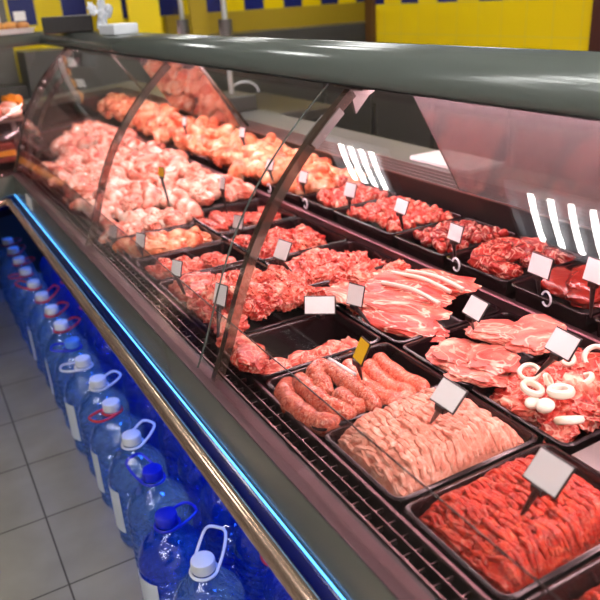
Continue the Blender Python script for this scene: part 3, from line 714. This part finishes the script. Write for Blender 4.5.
# rear row
pile('liver_slab', 'meat', 'glossy dark red liver slab in the rear tray', 'liver slabs', V_liver, 4, 1.05, 1.20, .81, .94, .900, .012, .008, .15, sc=(.75, .95), jit=.15)
one('liver_slab', V_liver[0], (1.12, .86, .925), (.05, -.12, .6), 'smooth liver slab on top of the others', 'meat', 'liver slabs', .95)
pile('liver_slab', 'meat', 'dark red liver slab at the right edge of the photo', 'liver slabs at the right edge', V_liver, 3, 1.06, 1.20, .62, .74, .902, .012, .008, .15, sc=(.75, .95), jit=.15)
pile('beef_slab', 'meat', 'cut slab of dark red beef in the tray with the white clip ring', 'beef slabs in the ring tray', V_slab, 9, 1.04, 1.22, 1.00, 1.16, .900, .020, .005, .35)
pile('diced_beef', 'meat', 'small dark red beef cube in the rear tray right of the wide one', 'dark beef cubes', V_diced, 70, 1.045, 1.235, 1.205, 1.355, .902, .018, .004, 1.5, sc=(.9, 1.3))
pile('diced_pork', 'meat', 'small red pork cube in the wide rear tray', 'red pork cubes in the wide rear tray', V_dice, 100, 1.045, 1.235, 1.40, 1.645, .902, .020, .004, 1.5, sc=(.9, 1.3))
pile('meat_bit', 'meat', 'pinkish meat bit in the rear tray beside the white curled ring', 'pink meat bits', V_dice, 50, 1.045, 1.235, 1.69, 1.84, .900, .018, .004, 1.5, sc=(1, 1.5))
pile('chicken_quarter', 'meat', 'orange pink chicken piece at the near end of the rear heap', 'chicken at the near end of the rear heap', V_chk2+V_chunkp[:2], 18, 1.03, 1.24, 1.86, 2.10, .905, .035, .006, .8, sc=(.85, 1.15))
for k, (a, b) in enumerate([(2.064, 2.34), (2.344, 2.62), (2.624, 2.90), (2.904, 3.18), (3.184, 3.46)]):
    wd = ('nearest', 'second', 'third', 'fourth', 'last')[k]
    if k < 4: trr(a, b, 'black tray under the rear chicken heap, %s going away from the near rib' % wd)
    pile('chicken_quarter', 'meat', 'orange pink chicken piece in the rear heap, %s section going away' % wd, 'rear chicken heap, %s section' % wd, V_chk2, 20 if k < 3 else 14, 1.02, 1.25, a+.01, b-.01, .915, .040, .006, .8, sc=(1, 1.35), yx=ye)
pile('chicken_quarter', 'meat', 'chicken piece in the last corner of the rear shelf', 'chicken in the last rear corner', V_chk2, 46, 1.03, 1.25, 3.46, 4.60, .925, .04, .006, .8, sc=(1, 1.35), yx=ye)

# ---------------------------------------------------------------- price tags
def price_tag(c, yaw_, tilt, label, wd=.050, ht=.034, card='white', base=None, clip=None):
    """c: centre of the card; base: where the pin stands"""
    t = thing('price_tag', label, 'price tag', base or (c[0], c[1], c[2]-.07), 0, 'price tags in the meat counter')
    o = Vector(t.location); cc = Vector(c)-o
    R_ = Matrix.Rotation(yaw_, 4, 'Z') @ Matrix.Rotation(tilt, 4, 'Y')
    T = Matrix.Translation(cc) @ R_
    bm = bmesh.new(); box(bm, .0008, .0032, -wd/2-.0022, wd/2+.0022, -ht/2-.0022, ht/2+.0022); bevel(bm, .0008, 1); bmesh.ops.transform(bm, matrix=T, verts=bm.verts); obj('frame', bm, MT['blackpl'], t)
    bm = bmesh.new(); box(bm, -.0006, .0006, -wd/2, wd/2, -ht/2, ht/2); bmesh.ops.transform(bm, matrix=T, verts=bm.verts); obj('card', bm, MT[card], t)
    bot = T @ Vector((.002, 0, -ht/2-.002)); bm = bmesh.new()
    tube(bm, [bot, bot*.72, bot*.3, (0, 0, 0)], .0045, 8, taper=[1.2, 1.0, .7, .3]); obj('pin', bm, MT['blackpl'], t, True)
    bm = bmesh.new(); box(bm, bot.x-.005, bot.x+.006, bot.y-.009, bot.y+.009, bot.z-.007, bot.z+.003); bevel(bm, .001, 1); obj('holder', bm, MT['blackpl'], t)
    if clip:
        bm = bmesh.new(); n = 22; L0 = Vector(clip)-o
        tube(bm, [(L0.x-.004+.002*k/n, L0.y+.011*math.cos(k*1.75*PI/n+.4), L0.z+.015*math.sin(k*1.75*PI/n+.4)) for k in range(n)], .0022, 8)
        obj('clip_ring', bm, MT['white_plastic'], t, True)
    return t
price_tag((.560, .461, .952), 0, .75, 'silver grey tag on a black pin in the bright red mince', .048, .040, 'silver_card', (.535, .475, .885))
price_tag((.560, .639, .968), 0, .75, 'white tag on a black pin in the pale pink mince', .046, .034, 'white', (.560, .675, .902))
price_tag((.560, .852, .945), -.15, .45, 'yellow tag standing among the sausages', .030, .036, 'yellow_card', (.566, .860, .885))
price_tag((.645, 1.128, .905), .95, .45, 'wide white tag lying on the rim of the nearly empty tray', .060, .034, 'white', (.66, 1.145, .868))
price_tag((.800, .656, .968), -.1, .6, 'pinkish white tag on a black pin among the onion rings', .050, .036, 'white', (.785, .690, .900))
price_tag((.800, .849, .958), -.1, .6, 'pinkish white tag between ribs and pork steaks', .046, .034, 'white', (.82, .87, .90))
price_tag((.700, 1.081, .929), .35, .3, 'tilted dusky tag at the left edge of the rib tray', .036, .040, 'white', (.715, 1.05, .87))
price_tag((.660, 1.309, .969), .2, .5, 'white tag on the rear side of the big pork heap', .042, .040, 'white', (.69, 1.31, .90))
price_tag((.470, 1.221, .941), .3, .3, 'white tag on a thin stem seen through the edge of the near rib', .034, .040, 'white', (.43, 1.16, .866))
price_tag((.450, 1.417, .943), .4, .3, 'white tag above the pork joints beside the glass', .028, .032, 'white', (.46, 1.40, .872))
price_tag((.740, 1.725, .917), .4, .3, 'small shadowed tag between the two rows beyond the near rib', .034, .034, 'silver_card', (.74, 1.73, .865))
price_tag((.800, 1.958, .972), .1, .2, 'narrow white tag on a tall black stem left of the near rib', .026, .034, 'white', (.80, 1.94, .872))
price_tag((.470, 1.755, .914), .4, .3, 'right one of the two tags leaning on the chicken thighs', .032, .034, 'white', (.468, 1.742, .867))
price_tag((.447, 1.949, .893), .4, .3, 'left one of the two tags leaning on the chicken thighs', .030, .032, 'white', (.449, 1.94, .867))
price_tag((.660, 2.100, 1.004), .2, .2, 'tiny yellow tag above the pale chicken pile', .030, .026, 'yellow_card', (.66, 2.06, .90))
price_tag((1.00, .890, .978), -.05, .25, 'white tag clipped in front of the liver', .052, .038, 'white', (1.00, .885, .915), (1.0, .865, .918))
price_tag((1.00, 1.134, .982), -.05, .25, 'white tag above the white ring, before the diced beef', .042, .034, 'white', (1.00, 1.13, .915), (.998, 1.122, .912))
price_tag((1.02, 1.356, .990), -.05, .35, 'white tag standing in the wide tray of diced pork', .046, .032, 'white', (1.03, 1.36, .925))
price_tag((1.02, 1.586, .985), .1, .3, 'tilted dusky tag at the left end of the diced pork', .042, .036, 'white', (1.02, 1.59, .92))
price_tag((1.02, 1.847, .974), .1, .3, 'pinkish tag right of the near rib, above the ring', .038, .032, 'white', (1.02, 1.84, .92), (1.0, 1.80, .905))
price_tag((1.02, 2.069, .975), .1, .3, 'pinkish tag left of the near rib, in the rear chicken', .038, .032, 'white', (1.02, 2.05, .92), (1.0, 2.04, .905))
price_tag((1.00, .764, 1.005), -.05, .25, 'tag cut by the right edge of the photo', .046, .040, 'white', (1.00, .764, .915))
price_tag((1.10, 2.444, 1.022), .1, .2, 'small white tag high on the rear chicken heap', .034, .034, 'white', (1.10, 2.42, .96))
price_tag((1.06, 2.95, 1.01), .1, .2, 'small pinkish tag on the rear chicken beside the far rib', .030, .034, 'white', (1.06, 2.94, .95))
bm = bmesh.new(); box(bm, -.0012, 0, -.055, .055, -.022, .022); bmesh.ops.transform(bm, matrix=Matrix.Translation((.3435, 2.76, .826)) @ Matrix.Rotation(.09, 4, 'Y'), verts=bm.verts)
tag(obj('info_card', bm, MT['white']), 'blank white card stuck to the grey front panel at the far left end', 'card')

# ---------------------------------------------------------------- water bottles
BH = .335
def body_prof():
    pr = [(.040, .004), (.062, .0), (.074, .006), (.080, .018)]
    z = .018
    for k in range(9):
        pr += [(.0820, z+.005), (.0830, z+.011), (.0820, z+.016), (.0755, z+.0205)]; z += .0217
    pr += [(.0825, .222), (.0825, .236), (.080, .252), (.073, .268), (.060, .285), (.046, .300), (.034, .312), (.026, .320), (.0225, .326), (.0225, .334)]
    return pr
def bottle(loc, rz, body, cap, handle, label, handle_rot=0, wrap=None, hup=.0):
    t = thing('water_bottle', label, 'bottle', loc, rz, 'large water bottles standing under the counter edge')
    bm = bmesh.new(); wob = lambda a, z: 1 + (.035*abs(math.cos(2*a))**1.5-.02 if z < .25 else .0) + .008*math.sin(5*a+z*60)
    lathe(bm, body_prof(), 40, wob=wob); obj('body', bm, MT[body], t, True)
    bm = bmesh.new()
    lathe(bm, [(.0255, .329), (.0268, .331), (.0268, .351), (.0255, .3545), (.020, .3555)], 24, wob=lambda a, z: 1+.012*math.cos(24*a)); obj('cap', bm, MT[cap], t, True)
    bm = bmesh.new(); pts = [(.030*math.cos(a), .030*math.sin(a), .3245) for a in [2*PI*k/20 for k in range(20)]]
    tube(bm, pts, .0035, 8, closed=True)
    # carrying loop standing off to one side
    c, s = math.cos(handle_rot), math.sin(handle_rot); L = .078
    lp = [(.004, .030, .3245), (.040, .031, .327+hup*.5), (.070, .024, .330+hup), (L, 0, .331+hup), (.070, -.024, .330+hup), (.040, -.031, .327+hup*.5), (.004, -.030, .3245)]
    tube(bm, smooth_path([(x*c-y*s, x*s+y*c, z) for x, y, z in lp], 4), .0036, 8); obj('handle', bm, MT[handle], t, True)
    t.scale = (1, 1, 1.035)
    if wrap:
        bm = bmesh.new(); a0, a1 = wrap; n = 12; A = []
        for r_ in (.0862, .0868):
            A.append([[bm.verts.new((r_*math.cos(a0+(a1-a0)*k/n), r_*math.sin(a0+(a1-a0)*k/n), z)) for k in range(n+1)] for z in (.075, .215)])
        for q in A:
            for k in range(n): bm.faces.new((q[0][k], q[0][k+1], q[1][k+1], q[1][k]))
        for k in range(n):
            for j in (0, 1): bm.faces.new((A[0][j][k], A[0][j][k+1], A[1][j][k+1], A[1][j][k]))
        obj('label_wrap', bm, MT['label'], t, True)
    return t
W, R_, B_ = 'white_plastic', 'red_plastic', 'blue_plastic'
fr = [(.338, 1.0, 'water', W, R_, 'clear bottle with red loop cut by the bottom edge of the photo', -1.5, None, 0),
      (.340, 1.165, 'water', W, W, 'clear bottle with white cap and raised white loop, nearest the bottom edge', .7, None, .045),
      (.322, 1.352, 'water_blue', B_, B_, 'deep blue bottle with blue cap and flat blue collar', .3, (2.9, 3.9), 0),
      (.350, 1.540, 'water', B_, B_, 'clear bottle with bright blue cap and upright blue loop', 2.0, None, .03),
      (.352, 1.730, 'water', W, W, 'clear bottle with white cap, white loop pointing at the bumper', .5, (2.6, 3.7), .02),
      (.352, 1.940, 'water', W, R_, 'clear bottle with white cap and bright red loop pointing to the aisle', 3.6, (2.7, 3.6), 0),
      (.356, 2.115, 'water', W, W, 'clear bottle with white cap, between the red-looped one and the blue-capped one, nearer of two', .3, None, .01),
      (.348, 2.290, 'water', W, W, 'clear bottle with white cap, farther of two, loop towards the aisle', 2.9, (2.6, 3.8), 0),
      (.350, 2.462, 'water', 'pale_blue_plastic', B_, 'clear bottle with pale blue cap', 2.7, None, 0),
      (.350, 2.650, 'water', W, R_, 'first red-looped bottle beyond the pale blue cap', .4, (2.6, 3.4), .01),
      (.350, 2.830, 'water', W, R_, 'second red-looped bottle beyond the pale blue cap', .6, None, .01),
      (.345, 3.010, 'water', W, R_, 'third red-looped bottle, loop twisted upwards', .3, (2.7, 3.5), .03),
      (.342, 3.190, 'water', W, R_, 'half-hidden fourth red-looped bottle beyond the pale blue cap', 2.6, None, .02),
      (.340, 3.390, 'water', W, R_, 'fifth red-looped bottle, fourth from the far end of the row', 3.2, None, 0),
      (.340, 3.580, 'water', W, R_, 'red-looped bottle third from the far end', .3, None, 0),
      (.342, 3.765, 'water', W, R_, 'red-looped bottle second from the far end', .8, None, .01),
      (.342, 3.950, 'water', W, R_, 'last bottle at the far end of the aisle row', .6, None, 0)]
for x, y, b, c, h, l, hr, wr, hu in fr: bottle((x, y, 0), 0, b, c, h, l, hr, wr, hu)
src = bottle((.532, .90, 0), .3, 'water_blue', B_, R_, 'bottle in the blue-lit second row under the counter', .5, None, .01); src['group'] = 'second row bottles under the counter'  # second row: the strip's blue light is put into the bottle colour
src2 = bottle((.532, 1.09, 0), .3, 'water_blue', W, R_, 'bottle in the blue-lit second row under the counter', 2.5, None, .01); src2['group'] = 'second row bottles under the counter'
for k in range(2, 16): dup(src if k % 3 == 0 else src2, (.532+.006*((k*7) % 3-1), .90+.187*k, 0), (0, 0, k*1.3))

# ---------------------------------------------------------------- staff side and background
t = thing('back_cabinet', 'long dark grey cabinet along the wall behind the counter', 'cabinet', (2.75, 2.2, 0))
obj('body', boxes((0, .5, -2.6, 2.4, .08, .94)), MT['floor_dark'], t); obj('plinth', boxes((.03, .5, -2.58, 2.38, 0, .08)), MT['blackpl'], t); obj('worktop', boxes((-.02, .52, -2.62, 2.42, .941, .975)), MT['steel_dark'], t)
for k in range(8):
    y = -2.58+.62*k; d = obj('door', bevel(boxes((-.018, -.001, y, y+.605, .11, .92)), .003, 1), MT['floor_dark'], t)
    obj('handle', boxes((-.035, -.018, y+.56, y+.575, .6, .8)), MT['steel'], d)
# grey bin with a white hose loop seen under the canopy
t = thing('steel_sink', 'grey steel sink unit with a white hose loop, seen behind the sliding panel gap', 'sink', (1.98, 4.15, 0))
obj('cabinet', boxes((-.25, .3, -.45, .5, .05, .80)), MT['floor_dark'], t); obj('basin', bevel(boxes((-.27, .32, -.47, .52, .801, .86)), .01), MT['steel_dark'], t)
bm = bmesh.new(); tube(bm, [(-.05+.10*math.cos(a), .05, .93+.07*math.sin(a)) for a in [PI*k/14 for k in range(15)]], .007, 8); obj('hose', bm, MT['white_plastic'], t, True)
obj('foot', boxes((-.2, .25, -.4, .45, 0, .05)), MT['blackpl'], t)
# folded white paper on the worktop
bm = boxes((1.325, 1.465, 1.46, 1.72, .9985, 1.012)); bevel(bm, .003, 1); tag(obj('wrapping_paper', bm, MT['white']), 'stack of white wrapping paper on the steel worktop behind the sliding panel', 'paper')
# scales: grey poles with displays behind the canopy
def scale(x, y, label, head):
    t = thing('shop_scale', label, 'scale', (x, y, .998), 0)
    obj('platform', bevel(boxes((-.07, .07, -.13, .13, .0, .07)), .008), MT['floor_dark'], t)
    bm = bmesh.new(); tube(bm, [(0, 0, .07), (0, 0, .56)], .013, 14); obj('pole', bm, MT['pale_steel'], t, True)
    bm = bmesh.new(); tube(bm, [(0, 0, .33), (0, 0, .40)], .032, 16); obj('pole_sleeve', bm, MT['floor_dark'], t, True)
    if head:
        bm = bmesh.new(); bmesh.ops.create_uvsphere(bm, u_segments=20, v_segments=12, radius=.05); bmesh.ops.transform(bm, matrix=Matrix.Translation((0, 0, .53)) @ Matrix.Diagonal((1, 1, .7, 1)), verts=bm.verts); obj('display_head', bm, MT['white_plastic'], t, True)
    else:
        obj('display_head', bevel(boxes((-.02, .02, -.1, .1, .561, .66)), .006), MT['floor_dark'], t)
scale(1.40, 3.74, 'scale pole with a rounded white head, left one behind the canopy', True)
scale(1.40, 3.19, 'scale pole with a dark grey sleeve, right one behind the canopy', False)
for x, y, w_, m_, l in ((1.60, 5.80, .18, 'yellow_board', 'narrow bright yellow board behind the canopy, left of a pair'), (1.865, 5.80, .255, 'yellow_board', 'wider bright yellow board behind the canopy, right of a pair'), (2.32, 5.80, .15, 'ochre', 'dull ochre panel standing right of the yellow boards')):
    tag(obj('standing_board', bevel(boxes((x-w_/2, x+w_/2, y, y+.03, 1.2105, 2.3)), .004, 1), MT[m_]), l, 'board')
# things on the canopies
t = thing('carrier_bag_roll', 'white box with crumpled white carrier bags on the canopy corner', 'bag dispenser', (.735, 2.62, 1.3915), .1)
obj('box', bevel(boxes((-.045, .045, -.085, .055, 0, .034)), .004), MT['white_plastic'], t)
rr = random.Random(3)
for k in range(5):
    bm = bmesh.new(); bmesh.ops.create_icosphere(bm, subdivisions=3, radius=1)
    for v in bm.verts: v.co = v.co*(1+.6*noise.noise(v.co*2.2+Vector((k*9, 0, 0))))
    bmesh.ops.transform(bm, matrix=Matrix.Translation(((-.01, .0, .012, -.02, .01)[k], .10+(.0, .02, -.015, .055, .04)[k], (.022, .05, .075, .085, .10)[k])) @ Matrix.Rotation((.3, -.6, .8, -.9, .4)[k], 4, 'X') @ Matrix.Diagonal((.014, .012 if k > 1 else .04, .03 if k > 0 else .02, 1)), verts=bm.verts)
    obj('bag', bm, MT['white_plastic'], t, True)
t = thing('black_crate', 'black plastic crate on the counter roof next to the bun tray', 'crate', (.70, 3.22, 1.3915), -.2)
bm = bmesh.new(); box(bm, -.10, .10, -.07, .07, 0, .065); bevel(bm, .006); obj('crate_body', bm, MT['blackpl'], t)
t = tag(obj('bun_tray', tray_bm(.15, .085, .022), MT['white'], None, True, (*REF(.742, 3.50), 1.3915)), 'white tray of buns on the roof of the second counter', 'tray')
t.rotation_euler = (0, 0, .507)
V_bun = [lump(s, (.07, .06, .042), .06, 1, 3, 'bun') for s in (70, 71)]
for k in range(8):
    one('bun', V_bun[k % 2], (*REF(.742+.035-.07*(k//4), 3.61-.073*(k % 4)), 1.422), (0, 0, k), 'golden bun on the white tray on top of the second counter', 'bun', 'buns on the roof tray')
def roof_tag(c, label):
    t = thing('roof_price_tag', label, 'price tag', (c[0], c[1], 1.41), 0, 'tags in the bun tray')
    obj('card', boxes((-.026, .026, -.001, .001, .035, .075)), MT['white'], t); obj('clip', bevel(boxes((-.012, .012, -.004, .006, .018, .035)), .002, 1), MT['blackpl'], t)
    bm = bmesh.new(); tube(bm, [(0, 0, .02), (0, 0, 0)], .005, 8); obj('pin', bm, MT['blackpl'], t, True)
roof_tag(REF(.70, 3.46), 'white tag on a black pin in front of the buns, left one'); roof_tag(REF(.70, 3.60), 'white tag on a black pin near the black crate, right one')
# goods of the second counter
obj('goods_shelf', boxes((.15, .50, 3.46, 3.90, 1.030, 1.038), (.15, .17, 3.88, 3.90, .87, 1.03), (.48, .50, 3.88, 3.90, .87, 1.03), (.15, .17, 3.46, 3.48, .87, 1.03), (.48, .50, 3.46, 3.48, .87, 1.03)), MT['steel_dark'], case2)
V_cake = lump(75, (.10, .09, .055), .12, 1.5, 3, 'chicken'); V_flow = lump(76, (.09, .07, .06), .35, 3, 3, 'bun')
for k, (x, y, z) in enumerate([(.40, 3.64, 1.066), (.46, 3.72, 1.066), (.45, 3.55, 1.066), (.36, 3.54, 1.066), (.38, 3.80, 1.066), (.30, 3.66, 1.066)]):
    one('pastry', V_cake, (x, y, z), (0, 0, k), 'pink iced pastry inside the second counter', 'pastry', 'pastries in the second counter')
one('flower_garnish', lump(77, (.10, .10, .07), .4, 4, 3, 'bun'), (.50, 3.84, 1.078), (0, 0, 0), 'yellow garnish beside the pastries in the second counter', 'garnish').data.materials[0] = MT['orange']
for k, (z, m_) in enumerate(((.798, 'dark_red'), (.824, 'orange'), (.850, 'dark_red'))):
    tag(obj('food_box', bevel(boxes((.12, .41, 3.36, 3.44, z+.075, z+.099)), .003, 1), MT[m_]), ('lowest dark red food box', 'orange food box in the middle', 'topmost dark red food box')[k] + ' of the stack in the second counter', 'box', 'food boxes')
